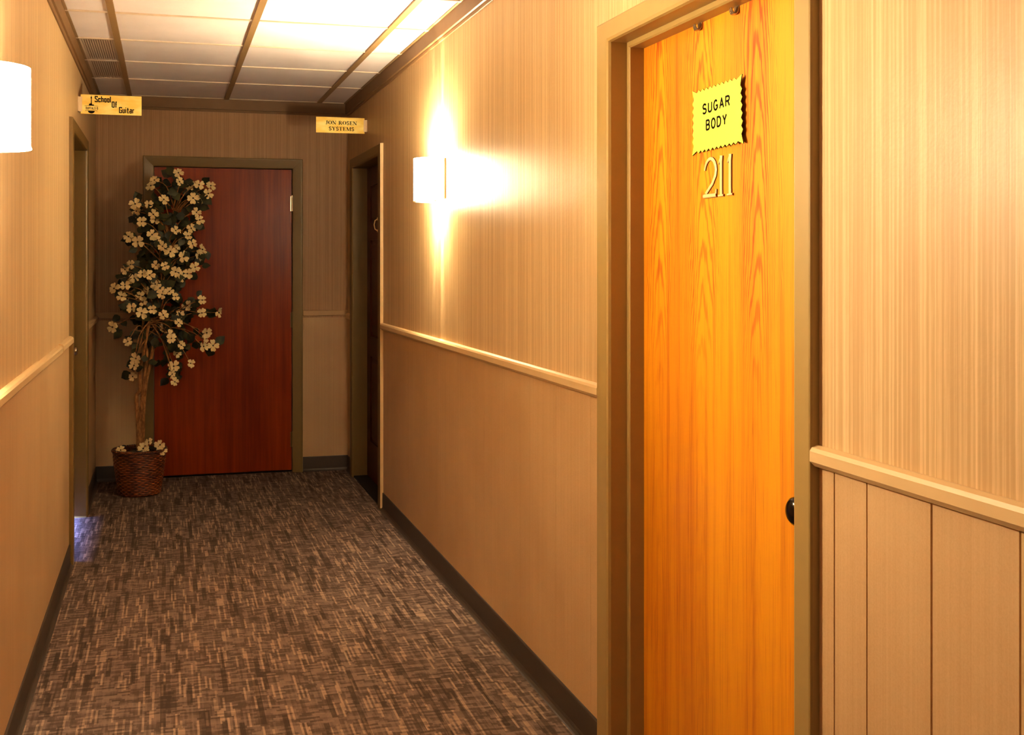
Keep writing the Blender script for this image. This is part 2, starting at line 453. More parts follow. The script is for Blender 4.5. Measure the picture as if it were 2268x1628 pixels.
for x0, x1, T in ((XL + .019, XL + .030, 0), (XR - .030, XR - .019, 0)):
    mb = MB(); mb.box(x0, x1, YB, YE - .02, ZC - .001, ZC + .003); mb.build('wall_angle', RUNNER, ceil)
mb = MB(); mb.box(XL + .03, XR - .03, YE - .036, YE - .02, ZC - .001, ZC + .003); mb.build('wall_angle', TEE, ceil)

for y0, y1, lab in ((6.605, 7.215, 'slatted ceiling air grille farther from the viewer, nearer the end wall'),
                    (5.970, 6.585, 'slatted ceiling air grille nearer the viewer, next to plain white tiles')):
    xa, xb = XL + .031, RX[0] - .015
    v = tag(empty('air_vent', ((xa + xb) / 2, (y0 + y1) / 2, ZC)), lab, 'vent', 'slatted ceiling air grilles')
    mb = MB(); w = .010
    mb.box(xa, xa + w, y0, y1, ZC - .001, ZC + .012); mb.box(xb - w, xb, y0, y1, ZC - .001, ZC + .012)
    mb.box(xa + w, xb - w, y0, y0 + w, ZC - .001, ZC + .012); mb.box(xa + w, xb - w, y1 - w, y1, ZC - .001, ZC + .012)
    under(mb.build('vent_frame', VENT, None, loc=tuple(v.location)), v)
    mb = MB(); n = 13
    for k in range(n):
        x = xa + w + (xb - xa - 2*w) * (k + .5) / n; h = (xb - xa - 2*w) / n
        mb.box(x - .30*h, x + .30*h, y0 + w, y1 - w, ZC + .001, ZC + .004)
    under(mb.build('slats', VENT, None, loc=tuple(v.location)), v)
    mb = MB(); mb.box(xa + w, xb - w, y0 + w, y1 - w, ZC + .009, ZC + .013)
    under(mb.build('duct_backing', VENTDARK, None, loc=tuple(v.location)), v)

# ------------------------------------------------------------------ doors
def frame_mesh(T, a0, a1, zt, wn, wf, wh, p=.020, stop=.016, rab=.037, deep=.081):
    """one painted frame swept with mitred corners: stop, jamb, rounded lip, flat casing"""
    def prof(w):
        pts = []
        if stop: pts += [(-stop, -deep), (-stop, -rab - .004), (-stop + .004, -rab), (0, -rab)]
        else: pts += [(0, -deep)]
        pts += [(0, p - .010), (.003, p - .003), (.010, p), (w - .005, p), (w - .0015, p - .0015), (w, p - .006), (w, .0)]
        return pts
    P0, P1, PH = prof(wn), prof(wf), prof(wh)
    rows = []
    for (o0, n), (o1, _), (oh, _) in zip(P0, P1, PH):
        rows.append([(a0 - o0, n, 0.0), (a0 - o0, n, zt + oh), (a1 + o1, n, zt + oh), (a1 + o1, n, 0.0)])
    mb = MB()
    return mb.grid(rows, 0, False, False, T)

def knob(mb, T, a, n0, z, r=.027, ln=.062, rose=.031):
    """turned door knob standing off a leaf face at n0"""
    prof = [(rose, 0), (rose, .004), (rose*.8, .008), (.010, .010), (.009, ln - 1.55*r), (.6*r, ln - 1.35*r), (r*.92, ln - 1.0*r), (r, ln - .65*r), (r*.93, ln - .3*r), (r*.7, ln - .09*r), (r*.3, ln), (0.0005, ln)]
    rows = [[(a + R*cos(2*pi*j/28), n0 + h, z + R*sin(2*pi*j/28)) for j in range(28)] for R, h in prof]
    return mb.grid(rows, 0, True, True, T)

# amber oak door 211 on the right wall
a0, a1, zt = DOORS['R211']
NL = -.081
mb = MB(); wbox(mb, TR, a0 - .003, a1 + .003, NL - .044, NL, .012, zt + .003)
d1 = struct(mb.build('door_1', OAK, bevel=.001), 'amber oak veneer door bearing a yellow card and brass numerals', 'door')
frame_mesh(TR, a0, a1, zt, .066, .088, .060).build('door_frame', CASING, d1)['label'] = 'tan painted metal frame'
knob(MB(), TR, 2.112, NL, .906, .030, .060).build('door_knob', DARKMETAL, d1)['label'] = 'dark bronze knob'

# red mahogany door in the end wall
a0, a1, zt = DOORS['E']
mb = MB(); wbox(mb, TE, a0 + .003, a1 - .004, -.05, -.006, .016, zt - .003)
d2 = struct(mb.build('door_2', MAHOG, bevel=.0015), 'red mahogany slab door at the corridor end behind the flowering tree', 'door')
def end_frame(T, a0, a1, zt, w, p=.018):
    pr = [(0, -.06), (0, .002), (.004, .006), (.020, .010), (w - .012, p), (w - .004, p), (w, p - .004), (w, 0)]
    rows = [[(a0 - o, n, 0.0), (a0 - o, n, zt + o), (a1 + o, n, zt + o), (a1 + o, n, 0.0)] for o, n in pr]
    return MB().grid(rows, 0, False, False, T)
end_frame(TE, a0, a1, zt, .067).build('door_frame', BCASING, d2)['label'] = 'brown painted bevelled frame'
for z in (1.80, 1.02, .22):
    mb = MB(); mb.tube([TE(a1 - .002, .002, z - .05), TE(a1 - .002, .002, z + .05)], .0065, 10)
    mb.tube([TE(a1 - .002, .002, z + .05), TE(a1 - .002, .002, z + .056)], .0045, 8)
    wbox(mb, TE, a1 - .012, a1 - .003, -.006, -.0045, z - .05, z + .05)
    mb.build('hinge', STEEL if z > 1.5 else BCASING, d2)  # top hinge alone gets bright steel, painting its glint
mb = MB(); wbox(mb, TE, a0, a1, -.052, -.03, .001, .02); mb.build('gap_shade_strip', BLACKGAP, d2)  # black strip painted for the dark gap under the leaf

# dark panelled door, far right
a0, a1, zt = DOORS['RF']
mb = MB()
def panel_leaf(mb, T, a0, a1, z0, z1, n0, th, xs, zs):
    """stiles and rails with raised fields sunk between them"""
    wbox(mb, T, a0, a1, n0 - th, n0 - .012, z0, z1)
    A = [a0] + [q for x in xs for q in x] + [a1]
    for i in range(0, len(A), 2): wbox(mb, T, A[i], A[i+1], n0 - .012, n0, z0, z1)
    Z = [z0] + [q for z in zs for q in z] + [z1]
    for x0, x1 in xs:
        for i in range(0, len(Z), 2): wbox(mb, T, x0, x1, n0 - .012, n0, Z[i], Z[i+1])
        for q0, q1 in zs:
            e, g = .035, .012
            v = [(x0+g, n0-.012, q0+g), (x1-g, n0-.012, q0+g), (x1-g, n0-.012, q1-g), (x0+g, n0-.012, q1-g),
                 (x0+e, n0-.003, q0+e), (x1-e, n0-.003, q0+e), (x1-e, n0-.003, q1-e), (x0+e, n0-.003, q1-e)]
            mb.add(v, [(0,1,5,4),(1,2,6,5),(2,3,7,6),(3,0,4,7),(4,5,6,7)], 0, False, T)
panel_leaf(mb, TR, a0 - .003, a1 + .003, .012, zt + .003, -.085, .04, [(a0 + .12, a0 + .43), (a0 + .545, a1 - .12)], [(.25, .80), (.93, 1.55), (1.66, 1.90)])
d3 = struct(mb.build('door_3', DARKWOOD), 'dark red panelled door recessed at the far end of the right wall', 'door')
frame_mesh(TR, a0, a1, zt, .088, .085, .064, .018, 0, .03, .085).build('door_frame', BCASING, d3)['label'] = 'brown painted frame beside a lit-coloured edge strip'
mb = MB(); wbox(mb, TR, a0 - .0895, a0 - .0882, .0, .0178, .012, zt + .062)  # added cream strip paints the lit near edge of the frame
mb.build('lit_edge_strip', RAIL, d3)['label'] = 'cream strip painting the lit edge of the frame'
mb = MB()
mb.tube([TR(7.205, -.085 + .012, 1.675), TR(7.205, -.085 + .028, 1.665), TR(7.205, -.085 + .034, 1.64), TR(7.205, -.085 + .028, 1.612), TR(7.205, -.085 + .012, 1.602)], .0035, 10)
wbox(mb, TR, 7.195, 7.215, -.0845, -.071, 1.667, 1.685); wbox(mb, TR, 7.195, 7.215, -.0845, -.071, 1.594, 1.61)
mb.build('door_knocker', BRASS, d3)['label'] = 'small brass knocker'
mb = MB(); wbox(mb, TR, a0, a1, -.12, .004, .0005, .010); mb.build('gap_shade_strip', BLACKGAP, d3)  # another black strip painting the dark gap under this leaf

# left doorway
a0, a1, zt = DOORS['L']
mb = MB(); wbox(mb, TL, a0 - .003, a1 + .003, -.128, -.088, .020, zt + .003)
d4 = struct(mb.build('door_4', BCASING, bevel=.001), 'recessed door on the left wall seen edge-on, only its knob showing', 'door')
frame_mesh(TL, a0, a1, zt, .083, .086, .062, .018, 0, .03, .088).build('door_frame', BCASING, d4)['label'] = 'brown painted frame'
knob(MB(), TL, 6.765, -.088, .927, .023, .062, .026).build('door_knob', NICKEL, d4)['label'] = 'dull nickel knob'

# ------------------------------------------------------------------ wall sconces
def sconce(T, a, label, zc=1.7775, R=.110, H=.190):
    root = tag(empty('wall_sconce', T(a, 0, zc)), label, 'wall lamp', 'half-round white wall sconces')
    z0, z1 = zc - H/2, zc + H/2
    mb = MB(); wbox(mb, T, a - R - .004, a + R + .004, .0, .010, z0 + .006, z1 - .004)
    under(mb.build('back_plate', WHITEPLATE, None, .002, loc=tuple(root.location)), root)
    N = 36; ring = [(R*cos(pi*k/N), R*sin(pi*k/N)) for k in range(N + 1)]
    mb = MB(); t = .004
    prof = [(1.0, z0), (1.0, z0 + .004), (1.0, z1), ((R - t)/R, z1), ((R - t)/R, z0), (1.0, z0)]
    rows = [[(a + s*x, .010 + s*y, z) for x, y in ring] for s, z in prof]
    mb.grid(rows, 0, True, False, T)
    under(mb.build('lamp_shade', SHADE if T is TR else SHADE_L, None, loc=tuple(root.location)), root)
    mb = MB()
    rows = [[(a + s*x, .010 + s*y, z) for x, y in ring] for s, z in ((1.02, z0 - .003), (1.02, z0 + .0), (.93, z0 + .0), (.93, z0 - .003), (1.02, z0 - .003))]
    mb.grid(rows, 0, False, False, T)
    under(mb.build('lower_rim', WHITEPLATE if T is TR else SHADE_L, None, loc=tuple(root.location)), root)
    return root
WARM = (1.0, 0.88, 0.64)
def spot(T, a, n, z, da, dn, dz, power, ang, blend=.7, size=.006):
    l = bpy.data.lights.new('sconce_beam', 'SPOT'); l.energy = power; l.spot_size = radians(ang); l.spot_blend = blend
    l.shadow_soft_size = size; l.color = WARM
    o = bpy.data.objects.new('sconce_beam', l); COL.objects.link(o)
    p = Vector(T(a, n, z)); q = Vector(T(a + da, n + dn, z + dz)); o.location = p
    o.rotation_euler = (q - p).to_track_quat('-Z', 'Y').to_euler()
    return o
def point(p, power, size=.05, color=WARM, name='bulb_or_fill_light'):
    l = bpy.data.lights.new(name, 'POINT'); l.energy = power; l.shadow_soft_size = size; l.color = color
    o = bpy.data.objects.new(name, l); COL.objects.link(o); o.location = p
    return o
for T, a, lab in ((TR, 5.155, 'glowing half-round white sconce on the right wall between the two doors'),
                  (TL, 3.02, 'glowing half-round white sconce on the left wall, cut by the picture edge')):
    sconce(T, a, lab)
    s = 1 if T is TR else -1
    for z, dz, k in ((1.80, 1.0, 1.0), (1.76, -1.0, .8)):
        dn = -.02 if dz > 0 else -.12
        spot(T, a - .030, .034, z, -.03, dn, dz, 120 * k, 13)
        spot(T, a + .050, .034, z, .17, dn, dz, 62 * k, 10)
    point(T(a, .055, 1.85), 62, .03)           # lamp shining out of the open top
    point(T(a, .055, 1.705), 4, .03)          # and out of the open bottom

# extra area lamp added by the left sconce to brighten the near right wall
l = bpy.data.lights.new('near_wall_fill', 'AREA'); l.shape = 'RECTANGLE'; l.size = .16; l.size_y = .18; l.energy = 22; l.color = WARM; l.spread = radians(130)
o = bpy.data.objects.new('near_wall_fill', l); COL.objects.link(o); o.location = (XL + .135, 2.96, 1.78)
o.rotation_euler = Vector((1, -1.15, .28)).to_track_quat('-Z', 'Y').to_euler()
# warm fill lamp added behind the viewer, no fixture there
point((-0.2, -2.3, 1.9), 20, .12)

# ------------------------------------------------------------------ lettering
def arc(cx, cy, rx, ry, d0, d1, n=12):
    return [(cx + rx*cos(radians(d0 + (d1-d0)*i/n)), cy + ry*sin(radians(d0 + (d1-d0)*i/n))) for i in range(n + 1)]
SANS = {
 'S': (.56, [arc(.28,.745,.25,.245,25,250) + arc(.27,.255,.28,.255,80,-155)]),
 'U': (.56, [[(0,1)] + arc(.28,.28,.28,.28,180,360) + [(.56,1)]]),
 'G': (.60, [arc(.30,.5,.30,.5,48,320) + [(.57,.2),(.57,.44),(.33,.44)]]),
 'A': (.60, [[(0,0),(.30,1),(.60,0)], [(.10,.33),(.50,.33)]]),
 'R': (.56, [[(0,0),(0,1),(.32,1)] + arc(.32,.755,.23,.245,90,-90) + [(0,.51)], [(.32,.51),(.56,0)]]),
 'B': (.54, [[(0,0),(0,1),(.30,1)] + arc(.30,.765,.20,.235,90,-90) + [(0,.53)], [(.30,.53)] + arc(.30,.265,.24,.265,90,-90) + [(0,0)]]),
 'O': (.62, [arc(.31,.5,.31,.5,90,450,20)]),
 'D': (.58, [[(0,0),(0,1),(.24,1)] + arc(.24,.5,.34,.5,90,-90) + [(0,0)]]),
 'Y': (.58, [[(0,1),(.29,.46),(.58,1)], [(.29,.46),(.29,0)]]),
 'F': (.46, [[(0,0),(0,1),(.46,1)], [(0,.53),(.40,.53)]]),
 'L': (.44, [[(0,1),(0,0),(.44,0)]]),
 ' ': (.3, []),
}
TECH = {
 'S': (.46, [[(.40,.78),(.40,.95),(.05,.95),(.05,.62),(.40,.40),(.40,.05),(.05,.05),(.05,.22)]]),
 'c': (.36, [[(.31,.48),(.31,.63),(.05,.63),(.05,.05),(.31,.05),(.31,.20)]]),
 'h': (.38, [[(.05,0),(.05,1)], [(.05,.63),(.32,.63),(.32,0)]]),
 'o': (.38, [[(.05,.05),(.32,.05),(.32,.63),(.05,.63),(.05,.05)]]),
 'l': (.14, [[(.05,0),(.05,1)]]),
 'O': (.46, [[(.05,.05),(.40,.05),(.40,.95),(.05,.95),(.05,.05)]]),
 'f': (.32, [[(.32,.95),(.13,.95),(.13,0)], [(0,.62),(.28,.62)]]),
 'G': (.46, [[(.40,.78),(.40,.95),(.05,.95),(.05,.05),(.40,.05),(.40,.48),(.24,.48)]]),
 'u': (.38, [[(.05,.68),(.05,.05),(.32,.05)], [(.32,.68),(.32,0)]]),
 'i': (.14, [[(.05,0),(.05,.68)], [(.05,.83),(.05,.95)]]),
 't': (.30, [[(.12,.92),(.12,.05),(.28,.05)], [(0,.63),(.28,.63)]]),
 'a': (.38, [[(.05,.63),(.32,.63),(.32,0)], [(.32,.05),(.05,.05),(.05,.36),(.32,.36)]]),
 'r': (.30, [[(.05,0),(.05,.68)], [(.05,.60),(.30,.63)]]),
}
K, H_ = .22, .075     # thick and thin strokes of the bold roman
def st(*p, w=K): return (list(p), w)
def sf(x, y, l=.15): return ([(x - l, y), (x + l, y)], H_)
SERIF = {
 'J': (.52, [st((.30,.97),(.30,.22)), (arc(.17,.20,.14,.19,0,-150,8), .10), sf(.30,.97,.19), st((.06,.13),(.10,.15),w=.14)]),
 'O': (.86, ['ring']),
 'N': (.88, [st((.17,.03),(.17,.97),w=H_), st((.13,.97),(.72,.03),w=.20), st((.73,.03),(.73,.97),w=H_), sf(.14,.97,.14), sf(.17,.03,.13), sf(.73,.97,.13)]),
 'R': (.86, [st((.21,.03),(.21,.97)), sf(.21,.03,.19), sf(.21,.97,.19), st((.2,.97),(.42,.97),w=H_), (arc(.42,.745,.17,.225,80,-80,8), .16), st((.2,.51),(.44,.51),w=H_), st((.42,.50),(.70,.05),w=.20), sf(.74,.03,.10)]),
 'S': (.64, [(arc(.31,.74,.20,.22,40,250,12) + arc(.32,.26,.22,.22,80,-140,12), .15), st((.50,.68),(.50,.98),w=H_), st((.10,.02),(.10,.32),w=H_)]),
 'E': (.74, [st((.21,.03),(.21,.97)), sf(.21,.03,.19), sf(.21,.97,.19), st((.2,.97),(.62,.97),w=H_), st((.2,.03),(.66,.03),w=H_), st((.2,.51),(.48,.51),w=H_), st((.61,.99),(.61,.74),w=H_), st((.65,.01),(.65,.27),w=H_), st((.48,.38),(.48,.64),w=H_)]),
 'Y': (.84, [st((.16,.97),(.42,.48),w=.20), st((.70,.97),(.44,.50),w=H_), st((.42,.50),(.42,.03)), sf(.42,.03,.18), sf(.18,.97,.17), sf(.69,.97,.13)]),
 'T': (.76, [st((.38,.97),(.38,.03)), sf(.38,.03,.18), st((.05,.97),(.71,.97),w=.06), st((.06,.99),(.06,.70),w=.05), st((.70,.99),(.70,.70),w=.05)]),
 'M': (1.06, [st((.16,.03),(.16,.97),w=H_), st((.17,.97),(.50,.05),w=.20), st((.52,.05),(.84,.97),w=H_), st((.87,.03),(.87,.97)), sf(.16,.03,.12), sf(.87,.03,.17), sf(.16,.97,.12), sf(.88,.97,.15)]),
 ' ': (.42, []),
}
def ribbon(mb, pts, w, P, th):
    """flat stroke of width w along pts (2-D), raised th off the surface; P maps (u, v, lift) to world"""
    for i in range(len(pts) - 1):
        (x0, y0), (x1, y1) = pts[i], pts[i+1]
        d = math.hypot(x1-x0, y1-y0) or 1e-9
        tx, ty = (x1-x0)/d, (y1-y0)/d
        e0 = w*.32 if i > 0 else 0; e1 = w*.32 if i < len(pts) - 2 else 0
        x0, y0, x1, y1 = x0 - tx*e0, y0 - ty*e0, x1 + tx*e1, y1 + ty*e1
        nx, ny = -ty*w/2, tx*w/2
        q = [(x0+nx,y0+ny),(x0-nx,y0-ny),(x1-nx,y1-ny),(x1+nx,y1+ny)]
        mb.add([P(a, b, 0) for a, b in q] + [P(a, b, th) for a, b in q], [(4,5,6,7),(0,1,5,4),(1,2,6,5),(2,3,7,6),(3,0,4,7)])
def write(mb, text, font, u0, u1, v0, h, P, w=.1, gap=.14, th=.0006, skew=0.0):
    """text fitted between u0 and u1 on the baseline v0 with cap height h; w in cap heights"""
    tot = sum(font[c][0] + gap for c in text) - gap
    sx = (u1 - u0) / tot; x = 0.0
    for c in text:
        gw, strokes = font[c]
        for s in strokes:
            if s == 'ring':
                n = 28; rows = []
                for k in (0, 1):
                    rows.append([P(u0 + (x + .43 + (.41, .21)[k]*cos(2*pi*j/n))*sx, v0 + (.5 + (.5, .455)[k]*sin(2*pi*j/n))*h, th) for j in range(n)])
                mb.grid(rows, 0, False, True); continue
            pts, ww = s if isinstance(s, tuple) and isinstance(s[0], list) else (s, w)
            ribbon(mb, [(u0 + (x + a)*sx, v0 + b*h + skew*(x + a)*sx) for a, b in pts], ww*h, P, th)
        x += gw + gap
    return mb

def blade_sign(T, a, x0, x1, z0, z1, label, side):
    """gold plate held edge-on to the wall by a small channel bracket; its face looks back down the corridor"""
    root = tag(empty('blade_sign', T(a, 0, (z0 + z1)/2)), label, 'sign', 'gold blade signs over the side doors')
    L = tuple(root.location)
    mb = MB(); mb.box(x0, x1, a - .0015, a + .0015, z0, z1)
    under(mb.build('sign_plate', GOLD, None, .0005, loc=L), root)
    mb = MB(); zz = (.012)
    wbox(mb, T, a - .016, a + .016, .0003, .004, z0 + zz, z1 - zz)
    wbox(mb, T, a - .006, a - .0022, .004, .020, z0 + zz, z1 - zz); wbox(mb, T, a + .0022, a + .006, .004, .020, z0 + zz, z1 - zz)
    under(mb.build('wall_bracket', BRACKET, None, .0006, loc=L), root)
    return root, L
# left: guitar school
x0, x1, z0, z1 = -.417, -.120, 2.167, 2.267
root, L = blade_sign(TL, 6.38, x0, x1, z0, z1, 'gold blade sign with a black guitar emblem over the left doorway', -1)
PS = lambda u, v, t: (x0 + u*(x1 - x0), 6.38 - .0016 - t, z0 + v*(z1 - z0))
hh = .1
PU = lambda u, v, t: (x0 + u, 6.38 - .0016 - t, z0 + v)
W = x1 - x0
mb = MB()
write(mb, 'School', TECH, .232*W, .494*W, .063, .030, PU, .155, .12)
write(mb, 'Of', TECH, .510*W, .592*W, .0377, .030, PU, .155, .12)
write(mb, 'Guitar', TECH, .630*W, .877*W, .0108, .030, PU, .155, .12)
under(mb.build('lettering', INK, None, loc=L), root)
mb = MB()
cxg = .174*W
def poly(pts, P=PU, th=.0006): mb.add([P(u, v, th) for u, v in pts], [tuple(range(len(pts)))])
poly([(cxg-.0028,.080),(cxg-.0036,.084),(cxg-.0020,.089),(cxg-.0006,.094),(cxg+.0008,.0955),(cxg+.0010,.090),(cxg+.0026,.086),(cxg+.0028,.081),(cxg,.0795)])
poly([(cxg-.0016,.081),(cxg-.0022,.055),(cxg+.0022,.055),(cxg+.0014,.081)])
poly([(cxg-.0115,.0440),(cxg-.0120,.0490),(cxg-.0090,.0535),(cxg-.0050,.0545),(cxg-.0020,.0560),(cxg+.0020,.0560),(cxg+.0040,.0500),(cxg+.0075,.0485),(cxg+.0110,.0500),(cxg+.0130,.0480),(cxg+.0120,.0440)])
poly([(cxg + .0165*cos(t*pi/14), .0165 - .0130*sin(t*pi/14)) for t in range(15)])
ribbon(mb, [(cxg - .033 + .066*t/10, .0415 + .0025*sin(pi*t/10)) for t in range(11)], .0014, PU, .0006)
ribbon(mb, [(cxg - .030 + .060*t/10, .0170 + .0015*sin(pi*t/10)) for t in range(11)], .0014, PU, .0006)
write(mb, 'BUFFALO B', SANS, cxg - .026, cxg + .032, .0245, .0115, PU, .14, .2)
under(mb.build('emblem', INK, None, loc=L), root)
# right: name plate in bold roman
x0r, x1r, z0r, z1r = .875, 1.171, 2.196, 2.292
root, L = blade_sign(TR, 7.17, x0r, x1r, z0r, z1r, 'gold blade sign with two centred lines of serif capitals over the dark panel door', 1)
PR = lambda u, v, t: (x0r + u, 7.17 - .0016 - t, z0r + v)
Wr, Hr = x1r - x0r, z1r - z0r
mb = MB()
write(mb, 'JON ROSEN', SERIF, .196*Wr, .841*Wr, .538*Hr, .225*Hr, PR, .1, .03)
write(mb, 'SYSTEMS', SERIF, .258*Wr, .786*Wr, .160*Hr, .225*Hr, PR, .1, .03)
under(mb.build('lettering', INK, None, loc=L), root)

# yellow card on door 211 ---------------------------------------------------
XD = XR - NL                                   # front face of the oak leaf
def PD(u, v, t): return (XD - t, -u, v)        # u grows to the viewer's right
outer = []
TLc, TRc, BRc, BLc = (-2.686, 1.836), (-2.411, 1.837), (-2.403, 1.678), (-2.687, 1.675)
def edge(p, q, n, inset, depth, flare):
    """zigzag from corner p to corner q, teeth bulging back out to a line inset from the flared corners"""
    out = [p]
    dx, dy = q[0]-p[0], q[1]-p[1]; ln = math.hypot(dx, dy); tx, ty = dx/ln, dy/ln; nx, ny = ty, -tx   # inward for clockwise order
    for i in range(2*n + 1):
        t = flare + (ln - 2*flare) * i / (2*n)
        k = inset + (depth if i % 2 == 0 else 0)
        out.append((p[0] + tx*t + nx*k, p[1] + ty*t + ny*k))
    return out
# order: TL -> TR -> BR -> BL (clockwise seen from the corridor)
outer = edge(TLc, TRc, 10, .0025, .0062, .028) + edge(TRc, BRc, 6, .001, .0085, .024) + edge(BRc, BLc, 10, .0025, .0062, .028) + edge(BLc, TLc, 6, .001, .0085, .024)
card = tag(empty('yellow_card', PD(-2.545, 1.756, .002)), 'yellow zigzag-edged card with two lines of black capitals on the amber door', 'sign')
mb = MB(); n = len(outer)
def warp(u, v): return .0015 + .0065 * (u + 2.69) / .28     # the card stands a little off the door towards its right edge
fr = [PD(u, v, warp(u, v) + .0022) for u, v in outer]; bk = [PD(u, v, warp(u, v)) for u, v in outer]
cen = (sum(p[0] for p in outer)/n, sum(p[1] for p in outer)/n)
inner = [(u + (cen[0]-u)*.22, v + (cen[1]-v)*.22) for u, v in outer]
fi = [PD(u, v, warp(u, v) + .0022) for u, v in inner]
mb.grid([fr, fi], 0, False, True)
cv = PD(cen[0], cen[1], warp(*cen) + .0022)
mb.add(fi + [cv], [(i, (i+1) % n, n) for i in range(n)])
mb.grid([fr, bk], 1, False, True)
mb.add(bk + [PD(cen[0], cen[1], warp(*cen))], [(i, (i+1) % n, n) for i in range(n)], 1)
under(mb.build('card_sheet', [YELLOW, CARDEDGE], None, loc=tuple(card.location)), card)
mb = MB()
PT = lambda u, v, t: PD(u, v, warp(u, v) + .0023 + t)
write(mb, 'SUGAR', SANS, -2.622, -2.475, 1.7715, .0225, PT, .20, .36, .0007, .02)
write(mb, 'BODY', SANS, -2.602, -2.491, 1.7305, .0225, PT, .20, .36, .0007, .02)
under(mb.build('lettering', INK, None, loc=tuple(card.location)), card)

# brass numerals ---------------------------------------------------------------
def ridge(mb, pts, ws, P, hgt=.0042):
    """raised numeral stroke with a bevelled, ridged back"""
    rows = []
    n = len(pts)
    for i, (x, y) in enumerate(pts):
        p0, p1 = pts[max(i-1, 0)], pts[min(i+1, n-1)]
        d = math.hypot(p1[0]-p0[0], p1[1]-p0[1]); tx, ty = (p1[0]-p0[0])/d, (p1[1]-p0[1])/d
        nx, ny = -ty, tx; w = ws[i] if isinstance(ws, list) else ws
        rows.append([P(x + nx*w*k, y + ny*w*k, t) for k, t in ((.5, .0002), (.42, hgt*.6), (.20, hgt), (-.20, hgt), (-.42, hgt*.6), (-.5, .0002))])
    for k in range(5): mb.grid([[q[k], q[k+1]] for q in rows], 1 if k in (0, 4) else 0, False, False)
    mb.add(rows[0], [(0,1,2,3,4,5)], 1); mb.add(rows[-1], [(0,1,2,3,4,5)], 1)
def numeral(kind, uc, label):
    o = empty('door_numeral', PD(uc, 1.613, 0))
    mb = MB(); z0, h = 1.5645, .0975
    if kind == 2:
        r = .033
        pts = [(uc - r + .003, z0 + h*.70)] + arc(uc, z0 + h - .034, r - .003, .0315, 165, 5, 10) + [(uc + r - .006, z0 + h*.55), (uc + .012, z0 + h*.36), (uc - .024, z0 + .012)]
        ridge(mb, pts, [.007, .008, .009, .010, .010, .010, .010, .011, .012, .013, .013, .013, .013, .011, .010], PD)
        ridge(mb, [(uc - .036, z0 + .0055), (uc + .034, z0 + .0055)], .011, PD, .0052)
        ridge(mb, [(uc + .030, z0 + .006), (uc + .034, z0 + .020)], [.009, .005], PD, .0050)
    else:
        ridge(mb, [(uc, z0 + .004), (uc, z0 + .02), (uc, z0 + h - .016), (uc + .001, z0 + h)], [.014, .0125, .0125, .015], PD, .0055)
        ridge(mb, [(uc - .014, z0 + .003), (uc + .014, z0 + .003)], .006, PD, .0050)
        ridge(mb, [(uc - .013, z0 + h - .019), (uc - .002, z0 + h - .004)], [.004, .008], PD, .0045)
    mb2 = mb.build('numeral', [BRASS, BRASSDARK], None, loc=tuple(o.location))
    mb2.name = 'door_numeral'; bpy.data.objects.remove(o)
    return tag(mb2, label, 'numeral', 'brass numerals on the amber door')
numeral(2, -2.588, 'brass numeral 2 below the yellow card')
numeral(1, -2.529, 'middle brass numeral 1, right beside the 2')
numeral(1, -2.483, 'last brass numeral 1, nearest the knob side of the amber door')

# hooks over the top of the amber door
for y, lab in ((2.646, 'metal over-door hook above the yellow card'), (2.452, 'metal over-door hook nearer the knob side of the amber door')):
    mb = MB()
    path = [(XD + .03, 2.0205), (XD - .0015, 2.0205), (XD - .0018, 2.0), (XD - .0025, 1.988), (XD - .007, 1.981), (XD - .013, 1.982), (XD - .0165, 1.989), (XD - .017, 1.996)]
    rows = []
    for i, (x, z) in enumerate(path):
        w = [.011, .011, .011, .011, .010, .009, .0075, .004][i]
        p0, p1 = path[max(i-1, 0)], path[min(i+1, len(path)-1)]
        d = math.hypot(p1[0]-p0[0], p1[1]-p0[1]); nx, nz = -(p1[1]-p0[1])/d*.0009, (p1[0]-p0[0])/d*.0009
        rows.append([(x + nx, y - w, z + nz), (x + nx, y + w, z + nz), (x - nx, y + w, z - nz), (x - nx, y - w, z - nz)])
    mb.grid(rows, 0, False, True)
    mb.add(rows[0], [(0,1,2,3)]); mb.add(rows[-1], [(0,1,2,3)])
    tag(mb.build('over_door_hook', NICKEL), lab, 'hook', 'over-door hooks')

# ------------------------------------------------------------------ potted dogwood
SY, CYW = sin(YAW), cos(YAW)
def at(px, py, Y):                # point of the tree that the photo shows at (px, py), standing at depth Y
    u, v = (px - 1134)/2600, (580 - py)/2600
    t = Y / (CYW - u*SY)
    return Vector(((SY + u*CYW)*t, Y, CAM_Z + v*t))
BC = Vector((-.152, 7.48, 0))
tree = tag(empty('potted_tree', BC), 'artificial dogwood tree with cream blossoms in a brown wicker basket beside the red door', 'potted plant')
LT = tuple(BC)
# basket: woven bands over stakes
mb = MB(); rows_n, sub, NT = 24, 4, 112; Hb = .262
rowsv = []
for i in range(rows_n * sub + 1):
    t = i / (rows_n * sub); r0 = .118 + .034*t + .004*sin(pi*t); row = i // sub; ph = pi * (row % 2)
    fr_ = (i % sub) / sub; bulge = sin(pi * fr_)
    rowsv.append([BC + Vector(((r0 + .0042*bulge*(1 if True else 0) + .0026*cos(20*a + ph)*(.35 + .65*bulge)) * cos(a),
                               (r0 + .0042*bulge + .0026*cos(20*a + ph)*(.35 + .65*bulge)) * sin(a), .006 + Hb*t)) for a in [2*pi*j/NT for j in range(NT)]])
mb.grid(rowsv, 0, True, True)
mb.lathe([(.0005, .002), (.118, .002), (.121, .012), (.118, .016)], BC, 'z', 40)
mb.lathe([(.146, .262), (.140, .20), (.0005, .20)], BC, 'z', 40)
basket = under(mb.build('basket', WICKER, None, loc=LT), tree)
basket['label'] = 'brown woven wicker basket'
mb = MB()
